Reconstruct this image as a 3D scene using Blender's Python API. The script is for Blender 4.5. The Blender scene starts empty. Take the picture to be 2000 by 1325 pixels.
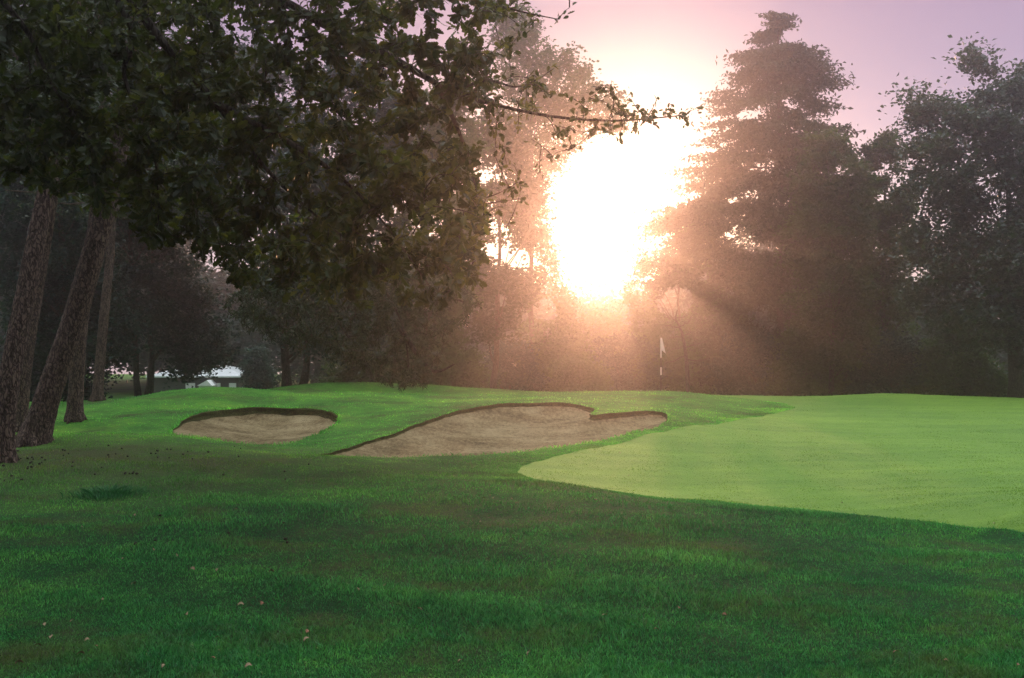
import bpy, math, random
import numpy as np
from mathutils import Vector, geometry

# ------------------------------------------------------------------ camera, sky, sun
S = bpy.context.scene
COL = S.collection
F, CX, CY, EYE = 2144.0, 1000.0, 662.5, 1.7      # the photograph's focal length in pixels, its centre, the eye height

cam_d = bpy.data.cameras.new("camera"); cam = bpy.data.objects.new("camera", cam_d); COL.objects.link(cam)
cam.location = (0, 0, EYE); cam.rotation_euler = (math.radians(90), 0, 0)
cam_d.sensor_width = 36; cam_d.lens = 36 * F / 2000; cam_d.clip_end = 2000; cam_d.clip_start = 0.05
S.camera = cam

AZ, EL = math.radians(5.0), math.radians(5.6)
SUN = Vector((math.sin(AZ) * math.cos(EL), math.cos(AZ) * math.cos(EL), math.sin(EL)))
sd = bpy.data.lights.new("sun", 'SUN'); sd.energy = 1.1; sd.angle = math.radians(0.5); sd.color = (1.0, 0.55, 0.29)
so = bpy.data.objects.new("sun", sd); COL.objects.link(so)
so.rotation_euler = SUN.to_track_quat('Z', 'Y').to_euler()

W = bpy.data.worlds.new("World"); S.world = W; W.use_nodes = True
nt = W.node_tree; nt.nodes.clear()
def wn(t, **k):
    n = nt.nodes.new(t)
    for a, b in k.items(): setattr(n, a, b)
    return n
def wmath(op, a, b=None):
    n = wn('ShaderNodeMath', operation=op)
    for i, v in enumerate((a, b)):
        if v is None: continue
        if isinstance(v, (int, float)): n.inputs[i].default_value = v
        else: nt.links.new(v, n.inputs[i])
    return n.outputs[0]
def wscale(col, fac):
    n = wn('ShaderNodeVectorMath', operation='SCALE')
    if isinstance(col, tuple): n.inputs[0].default_value = col
    else: nt.links.new(col, n.inputs[0])
    if isinstance(fac, (int, float)): n.inputs['Scale'].default_value = fac
    else: nt.links.new(fac, n.inputs['Scale'])
    return n.outputs[0]
def wadd(a, b):
    n = wn('ShaderNodeVectorMath', operation='ADD'); nt.links.new(a, n.inputs[0]); nt.links.new(b, n.inputs[1]); return n.outputs[0]
def ramp(tree, fac, stops):
    n = tree.nodes.new('ShaderNodeValToRGB'); e = n.color_ramp.elements
    while len(e) < len(stops): e.new(0.5)
    for el, (p, c) in zip(e, stops): el.position = p; el.color = (*c, 1)
    tree.links.new(fac, n.inputs[0]); return n.outputs[0]
tc = wn('ShaderNodeTexCoord')
nrm = wn('ShaderNodeVectorMath', operation='NORMALIZE'); nt.links.new(tc.outputs['Generated'], nrm.inputs[0])
sep = wn('ShaderNodeSeparateXYZ'); nt.links.new(nrm.outputs[0], sep.inputs[0])
dt = wn('ShaderNodeVectorMath', operation='DOT_PRODUCT'); nt.links.new(nrm.outputs[0], dt.inputs[0]); dt.inputs[1].default_value = SUN
cosang = dt.outputs['Value']
theta = wmath('ARCCOSINE', wmath('MINIMUM', wmath('MAXIMUM', cosang, -1.0), 1.0))
SKY_H = [(0.0, (0.56, 0.46, 0.52)), (0.12, (0.48, 0.44, 0.55)), (0.19, (0.29, 0.255, 0.40)), (0.29, (0.23, 0.16, 0.29)), (0.45, (1.4, 1.5, 1.6)), (1.0, (2.7, 3.1, 3.0))]
elev = ramp(nt, wmath('MAXIMUM', sep.outputs['Z'], 0.0), SKY_H)
front = ramp(nt, wmath('MULTIPLY_ADD', cosang, 0.5), [(0.0, (0.12, 0.12, 0.14)), (0.45, (0.5, 0.5, 0.52)), (0.9, (0.95, 0.93, 0.93)), (1.0, (1, 1, 1))])
front.node.inputs[0].links[0].from_node.inputs[2].default_value = 0.5
mul = wn('ShaderNodeVectorMath', operation='MULTIPLY'); nt.links.new(elev, mul.inputs[0]); nt.links.new(front, mul.inputs[1])
def lobe(width, col, amp):
    return wscale(wscale(col, amp), wmath('EXPONENT', wmath('DIVIDE', theta, -width)))
glow = wadd(lobe(0.042, (1.0, 0.80, 0.36), 8.0), lobe(0.09, (1.0, 0.74, 0.30), 0.3))
sky = wn('ShaderNodeTexSky', sky_type='NISHITA', sun_disc=False, sun_elevation=EL, sun_rotation=AZ, dust_density=1.0)
tot = wadd(wadd(mul.outputs[0], glow), wscale(sky.outputs[0], 0.008))
bg = wn('ShaderNodeBackground'); nt.links.new(tot, bg.inputs['Color']); bg.inputs['Strength'].default_value = 1.0
wo = wn('ShaderNodeOutputWorld'); nt.links.new(bg.outputs[0], wo.inputs['Surface'])

S.view_settings.view_transform = 'Standard'; S.view_settings.look = 'None'
S.view_settings.exposure = 0.38; S.view_settings.gamma = 1.0
S.render.engine = 'CYCLES'
cy = S.cycles
cy.use_denoising = True; cy.denoising_prefilter = 'NONE'
try: cy.denoiser = 'OPENIMAGEDENOISE'
except Exception: pass
cy.max_bounces = 6; cy.diffuse_bounces = 3; cy.glossy_bounces = 2; cy.transmission_bounces = 4; cy.volume_bounces = 1; cy.transparent_max_bounces = 8
cy.sample_clamp_indirect = 4.0
HAZE_DENSITY, HAZE_G = 0.0029, 0.90

rng = np.random.default_rng(7)

# ------------------------------------------------------------------ helpers
def at(px, py, d):
    return np.array([(px - CX) / F * d, d, EYE - (py - CY) / F * d])
def tag(o, label=None, cat=None, group=None, kind=None):
    if label: o['label'] = label
    if cat: o['category'] = cat
    if group: o['group'] = group
    if kind: o['kind'] = kind
    return o
def empty(name, loc, label=None, cat=None, group=None):
    o = bpy.data.objects.new(name, None); COL.objects.link(o); o.location = loc; o.empty_display_size = 0.3
    return tag(o, label, cat, group)
class MB:
    """collects verts and faces, links them as one mesh object"""
    def __init__(s): s.v = []; s.f = []; s.n = 0; s.r = []; s.mi = []
    def add(s, v, faces, rnd=None, mi=0):
        v = np.asarray(v, float).reshape(-1, 3)
        s.v.append(v)
        if not isinstance(faces, list): faces = [faces]
        for f in faces:
            f = np.asarray(f, np.int64); s.f.append(f + s.n); s.mi.append(np.full(len(f), mi))
        s.r.append(np.full(len(v), 0.5) if rnd is None else np.asarray(rnd, float)); s.n += len(v)
    def mesh(s, name, mats, smooth=False):
        v = np.concatenate(s.v); me = bpy.data.meshes.new(name)
        me.vertices.add(len(v)); me.vertices.foreach_set('co', v.astype(np.float32).ravel())
        tot = np.concatenate([np.full(len(f), f.shape[1]) for f in s.f]); loops = np.concatenate([f.ravel() for f in s.f])
        me.loops.add(len(loops)); me.loops.foreach_set('vertex_index', loops.astype(np.int32))
        me.polygons.add(len(tot)); st = np.concatenate([[0], np.cumsum(tot)[:-1]])
        me.polygons.foreach_set('loop_start', st.astype(np.int32))
        me.polygons.foreach_set('loop_total', tot.astype(np.int32))
        me.polygons.foreach_set('use_smooth', np.full(len(tot), bool(smooth)))
        me.polygons.foreach_set('material_index', np.concatenate(s.mi).astype(np.int32))
        a = me.attributes.new('rnd', 'FLOAT', 'POINT'); a.data.foreach_set('value', np.concatenate(s.r).astype(np.float32))
        for m in (mats if isinstance(mats, list) else [mats]): me.materials.append(m)
        me.update(calc_edges=True); me.validate()
        return me
    def build(s, name, mats, parent=None, smooth=False, loc=None):
        o = bpy.data.objects.new(name, s.mesh(name, mats, smooth)); COL.objects.link(o)
        if parent is not None: o.parent = parent
        if loc is not None: o.location = loc
        return o
    def tube(s, pts, rad, n=8, cap=True, rough=0.0, seed=0):
        pts = np.asarray(pts, float); rad = np.asarray(rad, float); m = len(pts)
        r = np.random.default_rng(seed)
        t = np.gradient(pts, axis=0); t /= np.linalg.norm(t, axis=1)[:, None] + 1e-9
        ref = np.array([0, 0, 1.0]) if abs(t[0, 2]) < 0.8 else np.array([0, 1.0, 0])
        u = np.cross(t, ref); u /= np.linalg.norm(u, axis=1)[:, None] + 1e-9; w = np.cross(t, u)
        a = np.arange(n) / n * 2 * np.pi
        rr = rad[:, None] * (1 + rough * r.normal(size=(m, n)))
        v = pts[:, None, :] + rr[..., None] * (np.cos(a)[None, :, None] * u[:, None, :] + np.sin(a)[None, :, None] * w[:, None, :])
        i = np.arange(m - 1)[:, None] * n; j = np.arange(n)[None, :]; k = (j + 1) % n
        f = np.stack([i + j, i + k, i + n + k, i + n + j], -1).reshape(-1, 4)
        fs = [f]
        if cap: fs.append((np.arange(n) + (m - 1) * n)[None, :]); fs.append(np.arange(n)[::-1][None, :])
        s.add(v.reshape(-1, 3), fs)
    def box(s, a, b, mi=0):
        (x0, y0, z0), (x1, y1, z1) = a, b
        v = [(x0,y0,z0),(x1,y0,z0),(x1,y1,z0),(x0,y1,z0),(x0,y0,z1),(x1,y0,z1),(x1,y1,z1),(x0,y1,z1)]
        s.add(v, np.array([[3,2,1,0],[4,5,6,7],[0,1,5,4],[1,2,6,5],[2,3,7,6],[3,0,4,7]]), mi=mi)
def spline(p, per=6, closed=False):
    p = np.asarray(p, float); n = len(p); out = []
    for i in range(n if closed else n - 1):
        g = (lambda k: p[k % n]) if closed else (lambda k: p[min(max(k, 0), n - 1)])
        a, b, c, d = g(i - 1), g(i), g(i + 1), g(i + 2)
        for t in np.arange(per) / per:
            out.append(0.5 * ((2 * b) + (-a + c) * t + (2 * a - 5 * b + 4 * c - d) * t * t + (-a + 3 * b - 3 * c + d) * t ** 3))
    if not closed: out.append(p[-1])
    return np.array(out)
def inside(poly, x, y):
    x = np.asarray(x); y = np.asarray(y); c = np.zeros(x.shape, bool); n = len(poly); j = n - 1
    for i in range(n):
        xi, yi = poly[i][:2]; xj, yj = poly[j][:2]
        m = (yi > y) != (yj > y)
        with np.errstate(divide='ignore', invalid='ignore'):
            c ^= m & (x < (xj - xi) * (y - yi) / (yj - yi + 1e-12) + xi)
        j = i
    return c
def dist_poly(poly, x, y):
    q = np.stack([x, y], -1); best = np.full(len(q), 1e9)
    p = np.asarray(poly)[:, :2]
    for a, b in zip(p, np.roll(p, -1, 0)):
        ab = b - a; t = np.clip(((q - a) @ ab) / (ab @ ab + 1e-12), 0, 1)
        best = np.minimum(best, np.linalg.norm(q - a - t[:, None] * ab, axis=1))
    return best
class TPS:
    def __init__(s, p, z, lam=0.02):
        s.p = np.asarray(p, float); n = len(s.p)
        K = s.k(np.linalg.norm(s.p[:, None] - s.p[None], axis=2)) + lam * np.eye(n)
        P = np.c_[np.ones(n), s.p]; A = np.block([[K, P], [P.T, np.zeros((3, 3))]])
        s.w = np.linalg.solve(A, np.r_[z, np.zeros(3)])
    @staticmethod
    def k(r): return np.where(r > 1e-9, r * r * np.log(np.maximum(r, 1e-9)), 0)
    def __call__(s, x, y):
        x = np.asarray(x, float).ravel(); y = np.asarray(y, float).ravel(); out = np.empty(len(x))
        for i in range(0, len(x), 20000):
            q = np.stack([x[i:i+20000], y[i:i+20000]], -1)
            r2 = ((q[:, None, :] - s.p[None]) ** 2).sum(2)
            out[i:i+20000] = (0.5 * r2 * np.log(np.maximum(r2, 1e-18))) @ s.w[:-3] + s.w[-3] + q @ s.w[-2:]
        return out

# ------------------------------------------------------------------ materials
class Mat:
    def __init__(s, name):
        s.m = bpy.data.materials.new(name); s.m.use_nodes = True; s.t = s.m.node_tree; s.t.nodes.clear()
        s.out = s.n('ShaderNodeOutputMaterial')
    def n(s, t, **k):
        nd = s.t.nodes.new(t)
        for a, b in k.items(): setattr(nd, a, b)
        return nd
    def l(s, a, b): s.t.links.new(a, b)
    def coord(s, scale=(1, 1, 1), kind='Object'):
        m = s.n('ShaderNodeMapping'); m.inputs['Scale'].default_value = scale
        if kind == 'Position': s.l(s.n('ShaderNodeNewGeometry').outputs['Position'], m.inputs[0])
        else: s.l(s.n('ShaderNodeTexCoord').outputs[kind], m.inputs[0])
        return m.outputs[0]
    def noise(s, vec, scale, detail=4, rough=0.55):
        nd = s.n('ShaderNodeTexNoise'); s.l(vec, nd.inputs['Vector']); nd.inputs['Scale'].default_value = scale
        nd.inputs['Detail'].default_value = detail; nd.inputs['Roughness'].default_value = rough; return nd.outputs['Fac']
    def ramp(s, fac, stops): return ramp(s.t, fac, stops)
    def attr(s, name='rnd'):
        nd = s.n('ShaderNodeAttribute', attribute_name=name); return nd.outputs['Fac']
    def mix(s, a, b, fac, mode='MIX'):
        nd = s.n('ShaderNodeMix', data_type='RGBA', blend_type=mode)
        for sock, v in ((nd.inputs[6], a), (nd.inputs[7], b), (nd.inputs[0], fac)):
            if isinstance(v, (int, float)): sock.default_value = v
            elif isinstance(v, tuple): sock.default_value = (*v, 1)
            else: s.l(v, sock)
        return nd.outputs[2]
    def math(s, op, a, b=0.0, clamp=False):
        nd = s.n('ShaderNodeMath', operation=op, use_clamp=clamp)
        for i, v in enumerate((a, b)):
            if isinstance(v, (int, float)): nd.inputs[i].default_value = v
            else: s.l(v, nd.inputs[i])
        return nd.outputs[0]
    def bump(s, h, strength, dist=0.02):
        nd = s.n('ShaderNodeBump'); nd.inputs['Strength'].default_value = strength; nd.inputs['Distance'].default_value = dist
        s.l(h, nd.inputs['Height']); return nd.outputs[0]
    def pbr(s, col, rough=0.8, spec=0.3, normal=None, transl=None, tfac=0.4):
        p = s.n('ShaderNodeBsdfPrincipled')
        if isinstance(col, tuple): p.inputs['Base Color'].default_value = (*col, 1)
        else: s.l(col, p.inputs['Base Color'])
        p.inputs['Roughness'].default_value = rough; p.inputs['Specular IOR Level'].default_value = spec
        if normal is not None: s.l(normal, p.inputs['Normal'])
        res = p.outputs[0]
        if transl is not None:
            t = s.n('ShaderNodeBsdfTranslucent')
            if isinstance(transl, tuple): t.inputs[0].default_value = (*transl, 1)
            else: s.l(transl, t.inputs[0])
            mx = s.n('ShaderNodeMixShader'); mx.inputs[0].default_value = tfac
            s.l(res, mx.inputs[1]); s.l(t.outputs[0], mx.inputs[2]); res = mx.outputs[0]
        s.l(res, s.out.inputs['Surface']); return s.m
def leaf_mat(name, dark, mid, light, rough=0.5, tfac=0.4, spec=0.3, patch=0.35):
    M = Mat(name); r = M.attr()
    pos = M.coord(kind='Object')
    f = M.math('ADD', M.math('MULTIPLY', r, 0.8), M.math('MULTIPLY', M.math('SUBTRACT', M.noise(pos, patch, 2), 0.5), 1.2), True)
    c = M.ramp(f, [(0.0, dark), (0.5, mid), (1.0, light)])
    t = M.mix(c, (1.0, 0.85, 0.25), 0.35, 'MULTIPLY')
    return M.pbr(c, rough, spec, transl=M.mix(c, (1.6, 1.5, 0.5), 1.0, 'MULTIPLY'), tfac=tfac)
def bark_mat(name, dark, light, plate=9.0, stretch=0.35, moss=None):
    M = Mat(name); v = M.coord((1, 1, stretch)); w = M.coord((1, 1, stretch * 0.5))
    vo = M.n('ShaderNodeTexVoronoi', feature='DISTANCE_TO_EDGE'); vo.inputs['Scale'].default_value = plate
    nz = M.n('ShaderNodeVectorMath', operation='ADD'); M.l(v, nz.inputs[0])
    wob = M.n('ShaderNodeTexNoise'); M.l(v, wob.inputs['Vector']); wob.inputs['Scale'].default_value = plate * 0.9
    sc = M.n('ShaderNodeVectorMath', operation='SCALE'); M.l(wob.outputs['Color'], sc.inputs[0]); sc.inputs['Scale'].default_value = 0.12
    M.l(sc.outputs[0], nz.inputs[1]); M.l(nz.outputs[0], vo.inputs['Vector'])
    n1 = M.noise(w, 22, 6, 0.65)
    h = M.math('ADD', M.math('MULTIPLY', M.math('MINIMUM', vo.outputs['Distance'], 0.2), 2.4), M.math('MULTIPLY', n1, 0.85))
    c = M.ramp(M.math('MULTIPLY', h, 0.9), [(0.3, tuple(x * 0.4 for x in dark)), (0.5, dark), (0.85, light)])
    big = M.noise(v, 1.3, 3)
    c = M.mix(c, (0.75, 0.8, 0.85), M.math('MULTIPLY', big, 0.6), 'MULTIPLY')
    return M.pbr(c, 0.9, 0.15, normal=M.bump(h, 1.0, 0.035))
def grass_colour(M, base_dark, base_mid, base_light, dry, use_attr, sunlit_tint=(2.3, 1.8, 0.95)):
    p = M.coord(kind='Position')
    big = M.noise(p, 0.33, 4, 0.6); mid = M.noise(p, 1.7, 4, 0.6); fine = M.noise(p, 55, 2)
    f = M.math('ADD', M.math('MULTIPLY', big, 0.45), M.math('ADD', M.math('MULTIPLY', mid, 0.25), M.math('MULTIPLY', M.noise(p, 9, 5, 0.75), 0.3)))
    f = M.math('ADD', M.math('MULTIPLY', M.math('SUBTRACT', f, 0.5), 4.0), 0.45, True)
    c = M.ramp(f, [(0.0, base_dark), (0.5, base_mid), (1.0, base_light)])
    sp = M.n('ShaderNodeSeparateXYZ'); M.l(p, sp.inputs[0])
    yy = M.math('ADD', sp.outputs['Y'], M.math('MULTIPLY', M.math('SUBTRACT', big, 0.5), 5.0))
    c = M.mix(c, M.mix(c, sunlit_tint, 1.0, 'MULTIPLY'), M.math('DIVIDE', M.math('SUBTRACT', yy, 11.0), 6.5, True))  # painted sunlight: turf turns lighter and yellower with distance, near lawn stays dark
    # dry, needle-strewn turf round the pines and in worn patches
    d = M.n('ShaderNodeVectorMath', operation='DISTANCE'); mp = M.n('ShaderNodeMapping'); M.l(p, mp.inputs[0])
    mp.inputs['Scale'].default_value = (0.62, 1.0, 0.0)
    M.l(mp.outputs[0], d.inputs[0]); d.inputs[1].default_value = (-3.6, 15.6, 0)
    near = M.math('SUBTRACT', 1.0, M.math('DIVIDE', d.outputs['Value'], 5.2), True)
    patch = M.math('MULTIPLY', M.math('SUBTRACT', M.noise(p, 0.62, 5, 0.7), 0.5, True), 6.0, True)
    dr = M.math('MAXIMUM', M.math('MULTIPLY', near, M.math('MULTIPLY', M.noise(p, 0.9, 5, 0.7), 1.8)), M.math('MULTIPLY', patch, 0.7), True)
    if use_attr:
        a = M.attr(); c = M.mix(c, M.mix(c, (3.6, 2.8, 3.2), 1.0, 'MULTIPLY'), M.math('MULTIPLY', a, a))
        dr = M.math('MULTIPLY', dr, M.math('ADD', 0.5, M.math('MULTIPLY', a, 0.6)), True)
    c = M.mix(c, dry, dr)
    c = M.mix(c, M.mix(c, (0.5, 0.55, 0.5), 1.0, 'MULTIPLY'), M.math('MULTIPLY', fine, 0.8))
    return c, p
def mat_ground():
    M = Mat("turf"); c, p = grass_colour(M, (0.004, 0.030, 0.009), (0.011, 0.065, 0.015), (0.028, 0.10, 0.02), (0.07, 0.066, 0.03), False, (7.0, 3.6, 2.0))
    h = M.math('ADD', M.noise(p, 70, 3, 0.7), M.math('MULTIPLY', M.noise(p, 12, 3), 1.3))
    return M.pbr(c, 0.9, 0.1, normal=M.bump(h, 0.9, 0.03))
def mat_blades():
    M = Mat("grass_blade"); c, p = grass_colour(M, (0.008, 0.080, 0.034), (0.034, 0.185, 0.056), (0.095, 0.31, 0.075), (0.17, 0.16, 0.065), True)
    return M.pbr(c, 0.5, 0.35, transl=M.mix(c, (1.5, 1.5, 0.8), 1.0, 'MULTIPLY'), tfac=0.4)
def mat_green(blade=False):
    M = Mat("mown_green"); p = M.coord(kind='Position'); st = M.coord((0.25, 1.6, 1), 'Position')
    f = M.math('ADD', M.math('MULTIPLY', M.noise(st, 1.1, 4, 0.6), 0.6), M.math('MULTIPLY', M.noise(p, 3.0, 4, 0.6), 0.4))
    f = M.math('ADD', M.math('MULTIPLY', M.math('SUBTRACT', f, 0.5), 2.6), 0.5, True)
    f = M.math('ADD', f, M.math('MULTIPLY', M.math('SUBTRACT', M.noise(M.coord((.7, 1, 1), 'Position'), 0.2, 2), 0.5), 1.6), True)
    f = M.math('ADD', M.math('MULTIPLY', f, 0.6), M.math('MULTIPLY', M.noise(M.coord((1, .45, 1), 'Position'), 22, 3, 0.75), 0.42), True)
    c = M.ramp(f, [(0.0, (0.065, 0.165, 0.014)), (0.5, (0.13, 0.25, 0.022)), (1.0, (0.21, 0.34, 0.040))])
    if blade:
        a = M.attr(); c = M.mix(M.mix(c, (.7, .75, .7), 1.0, 'MULTIPLY'), M.mix(c, (1.9, 1.7, 1.7), 1.0, 'MULTIPLY'), M.math('MULTIPLY', a, a)); return M.pbr(c, .55, .3, transl=M.mix(c, (1.4, 1.4, .8), 1.0, 'MULTIPLY'), tfac=.4)
    g = M.noise(p, 120, 2); c = M.mix(c, (0.55, 0.6, 0.5), M.math('MULTIPLY', g, 0.7), 'MULTIPLY')
    h = M.math('ADD', M.noise(p, 160, 2, 0.7), M.math('MULTIPLY', M.noise(p, 20, 3), 0.8))
    return M.pbr(c, 0.75, 0.2, normal=M.bump(h, 0.7, 0.012))
def mat_sand():
    M = Mat("bunker_sand"); p = M.coord(kind='Position'); st = M.coord((1, 2.2, 1), 'Position')
    f = M.math('ADD', M.math('MULTIPLY', M.noise(p, 0.9, 5, 0.65), 0.55), M.math('MULTIPLY', M.noise(M.coord((1.6, .5, 1), 'Position'), 9, 5, 0.75), 0.45))
    c = M.ramp(M.math('ADD', M.math('MULTIPLY', M.math('SUBTRACT', f, 0.5), 4.2), 0.5, True), [(0.0, (0.13, 0.088, 0.042)), (0.45, (0.29, 0.215, 0.112)), (1.0, (0.47, 0.37, 0.215))])
    g = M.noise(p, 90, 3, 0.7); c = M.mix(c, (0.5, 0.48, 0.45), M.math('MULTIPLY', g, 0.75), 'MULTIPLY')
    h = M.math('ADD', M.math('MULTIPLY', M.noise(p, 60, 3, 0.7), 0.4), M.math('ADD', M.noise(st, 6, 4, 0.6), M.noise(p, 2.2, 3)))
    return M.pbr(c, 0.95, 0.1, normal=M.bump(h, 1.0, 0.11))
def mat_lip():
    M = Mat("bunker_lip_soil"); p = M.coord((1, 1, 2.5), 'Position')
    c = M.ramp(M.noise(p, 16, 5, 0.7), [(0.3, (0.02, 0.018, 0.008)), (0.5, (0.06, 0.06, 0.022)), (0.7, (0.13, 0.14, 0.045))])
    return M.pbr(c, 0.95, 0.05, normal=M.bump(M.noise(p, 30, 4, 0.7), 1.0, 0.05))
def plain(name, col, rough=0.6, var=0.15, scale=6):
    M = Mat(name); p = M.coord(); n = M.noise(p, scale, 5, 0.6)
    lo = tuple(c * (1 - var) for c in col); hi = tuple(min(1, c * (1 + var)) for c in col)
    return M.pbr(M.ramp(n, [(0.3, lo), (0.7, hi)]), rough, 0.3)
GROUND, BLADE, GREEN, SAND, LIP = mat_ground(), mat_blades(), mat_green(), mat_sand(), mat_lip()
GREENBLADE = mat_green(True)
OAKLEAF = leaf_mat("oak_leaf", (0.014, 0.026, 0.010), (0.05, 0.066, 0.02), (0.16, 0.165, 0.06), rough=0.42, tfac=0.45, spec=0.4, patch=0.8)
LEAF_GREEN = leaf_mat("leaf_green", (0.02, 0.05, 0.016), (0.04, 0.085, 0.026), (0.07, 0.12, 0.04))
LEAF_DARK = leaf_mat("leaf_dark_green", (0.003, 0.024, 0.021), (0.009, 0.045, 0.037), (0.024, 0.08, 0.06), tfac=0.2)
LEAF_MAPLE = leaf_mat("leaf_glossy", (0.012, 0.034, 0.016), (0.025, 0.055, 0.028), (0.045, 0.08, 0.045), rough=0.36, spec=1.0)
NEEDLE = leaf_mat("needle", (0.016, 0.03, 0.016), (0.03, 0.05, 0.024), (0.055, 0.075, 0.035), rough=0.5, tfac=0.25)
PINEBARK = bark_mat("pine_bark", (0.055, 0.036, 0.03), (0.19, 0.125, 0.10), 20, 0.42)
BARK = bark_mat("dark_bark", (0.05, 0.04, 0.033), (0.11, 0.09, 0.075), 14, 0.4)

# ------------------------------------------------------------------ terrain
def closed(pts): return np.array([at(*p) for p in pts])
B1 = [(335,848,21),(365,815,23.5),(410,803,25.5),(480,797,26.8),(560,797,27),(630,800,26.5),(660,812,25.3),(655,827,24),(615,850,22),(560,866,20.6),(490,868,20),(420,861,20.2),(370,853,20.5)]
B2 = [(612,888,17.8),(640,884,18.2),(700,868,19.6),(760,850,21),(800,835,22.3),(850,815,24),(900,801,25.4),(960,792,26.5),(1020,788,27),(1080,786,27.2),(1130,790,26.8),(1161,797,26.1),
      (1163,803,25.4),(1157,811,24.5),(1200,806,24.8),(1250,804,25.2),(1290,806,25.4),(1304,814,24.9),(1298,826,23.6),(1240,845,21.5),(1180,860,20.3),(1100,872,19.3),(1000,884,18.5),(900,891,18),(850,893,17.8),(740,892,17.6),(650,890,17.6)]
GR = [(1012,915,16.2),(1030,935,15),(1100,952,14.2),(1200,965,13.5),(1300,975,13.0),(1450,985,12.6),(1600,1000,12.0),(1800,1020,11.1),(2000,1037,10.4),(2300,1062,9.6),(2650,1040,11),(2700,880,22),(2500,795,42),(2250,782,47),
      (2000,780,47),(1800,776,45),(1640,774,44.5),(1450,775,44.5),(1330,775,45.5),(1260,773,45.5),(1265,771,42.5),(1330,772,41.5),(1420,777,40.5),(1500,785,37),(1545,793,34),(1548,799,32),(1500,811,28.5),(1400,828,24.8),(1300,843,22.3),(1200,870,19.6),(1100,888,18.2),(1040,902,17)]
CTRL = [at(*p) for p in B1 + B2 + GR if p[0] < 2260]
CTRL += [at(*p) for p in [
    (100,858,18),(360,853,19.4),(600,889,16.6),(0,890,16),(65,868,17.7),(110,845,22),(200,820,24),(260,792,26.5),(330,766,29),(430,756,30),(540,764,31),(680,820,24.6),(720,782,28.5),
    (640,749,38),(800,750,40),(950,761,40),(640,766,33),(700,766,32),(820,771,31),(950,775,30.5),(1100,777,30.5),(1250,768,38),(1330,765,36),(1250,785,30),(1400,795,30),(1420,773,42),(1640,773,45),(1740,769,42),(1840,775,46),(2000,778,48),
    (1700,800,32),(1900,800,34),(1500,850,22.5),(1900,850,23),(1500,920,16.3),(1900,920,15.5),(2000,950,13.5),(1291,768,43),(145,820,23),(150,800,31),(195,783,33),(270,781,34)]]
for x in (-9, -5, -2, 0, 2, 5, 9):
    for y in (-8, -2, 2, 5, 8, 10.5): CTRL.append(np.array([x, y, 0.0]))
for x in (-3.5, -1.5, 0.5): CTRL.append(np.array([x, 13.0, 0.0]))
for x, y, z in [(-7.5,13,0.05),(-12,18,0.1),(-16,28,-.1),(-22,40,-.6),(-16,40,-.6),(-10,40,-.5),(-5,37,-.25),(-4,50,-1.1),(3,50,-1.2),(7,54,-1.5),(12,56,-1.7),(18,56,-1.8),(24,56,-1.8),(-12,52,-1.2),(-22,60,-2.4),(-18,70,-3.2),(-30,70,-3),
                (30,40,-.8),(26,20,-.3),(16,8,0),(0,66,-2),(14,68,-2.2),(30,66,-2.2),(-34,30,-.3),(-30,10,0.2),(-14,5,.1)]: CTRL.append(np.array([x, y, z]))
CTRL = np.array(CTRL)
tps = TPS(CTRL[:, :2], CTRL[:, 2], 0.03)
def sstep(a, b, v): t = np.clip((v - a) / (b - a), 0, 1); return t * t * (3 - 2 * t)
def ground(x, y):
    x = np.atleast_1d(np.asarray(x, float)); y = np.atleast_1d(np.asarray(y, float))
    z = tps(np.clip(x, -38, 38), np.clip(y, -8, 72))
    out = np.maximum(sstep(28, 38, np.abs(x)), np.maximum(sstep(64, 76, y), sstep(-2, -8, y)))
    zf = np.where(y > 0, -2.4 * sstep(20, 70, y), 0)
    z = z * (1 - out) + zf * out
    k = sstep(6, 14, np.hypot(x, y) * 0 + 14)
    z = z + 0.018 * np.sin(x * 1.7 + 1.3 * np.sin(y * .9)) * np.cos(y * 1.3 + x * .4) + 0.01 * np.sin(x * 4.1 + y * 2.3) * np.sin(y * 3.7 - x)
    return z
def gz(x, y): return float(ground(x, y)[0])
def outline(pts, per):
    w = spline(closed(pts)[:, :2], per, True)
    j = np.random.default_rng(3).normal(size=w.shape) * 0.015
    return w + j
O1, O2, O3 = outline(B1, 9), outline(B2, 8), outline(GR, 7)
def grid():
    gx = np.concatenate([np.arange(-17, 22, 0.34), np.arange(22, 60, 2.0), np.arange(60, 141, 10), -np.arange(17.5, 60, 2.0), -np.arange(60, 141, 10)])
    gy = np.concatenate([np.arange(4, 15, 0.3), np.arange(15, 32, 0.3), np.arange(32, 50, 0.5), np.arange(50, 80, 2.0), np.arange(80, 132, 8.0), 4 - np.arange(1, 12, 1.5), np.arange(-60, -8, 8.0)])
    X, Y = np.meshgrid(np.sort(gx), np.sort(gy)); return X.ravel(), Y.ravel()
gx, gy = grid()
keep = np.ones(len(gx), bool)
for O in (O1, O2, O3): keep &= dist_poly(O, gx, gy) > 0.09
gx, gy = gx[keep], gy[keep]
verts = [Vector((a, b)) for a, b in zip(gx, gy)]; edges = []
for O in (O1, O2, O3):
    s0 = len(verts); verts += [Vector((a, b)) for a, b in O]
    edges += [(s0 + i, s0 + (i + 1) % len(O)) for i in range(len(O))]
cv, ce, cf, *_ = geometry.delaunay_2d_cdt(verts, edges, [], 0, 1e-5)
cv = np.array([tuple(v) for v in cv]); cf = np.array([f for f in cf if len(f) == 3])
cen = cv[cf].mean(1)
a2 = np.cross(cv[cf[:, 1]] - cv[cf[:, 0]], cv[cf[:, 2]] - cv[cf[:, 0]])
cf[a2 < 0] = cf[a2 < 0][:, ::-1]
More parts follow.
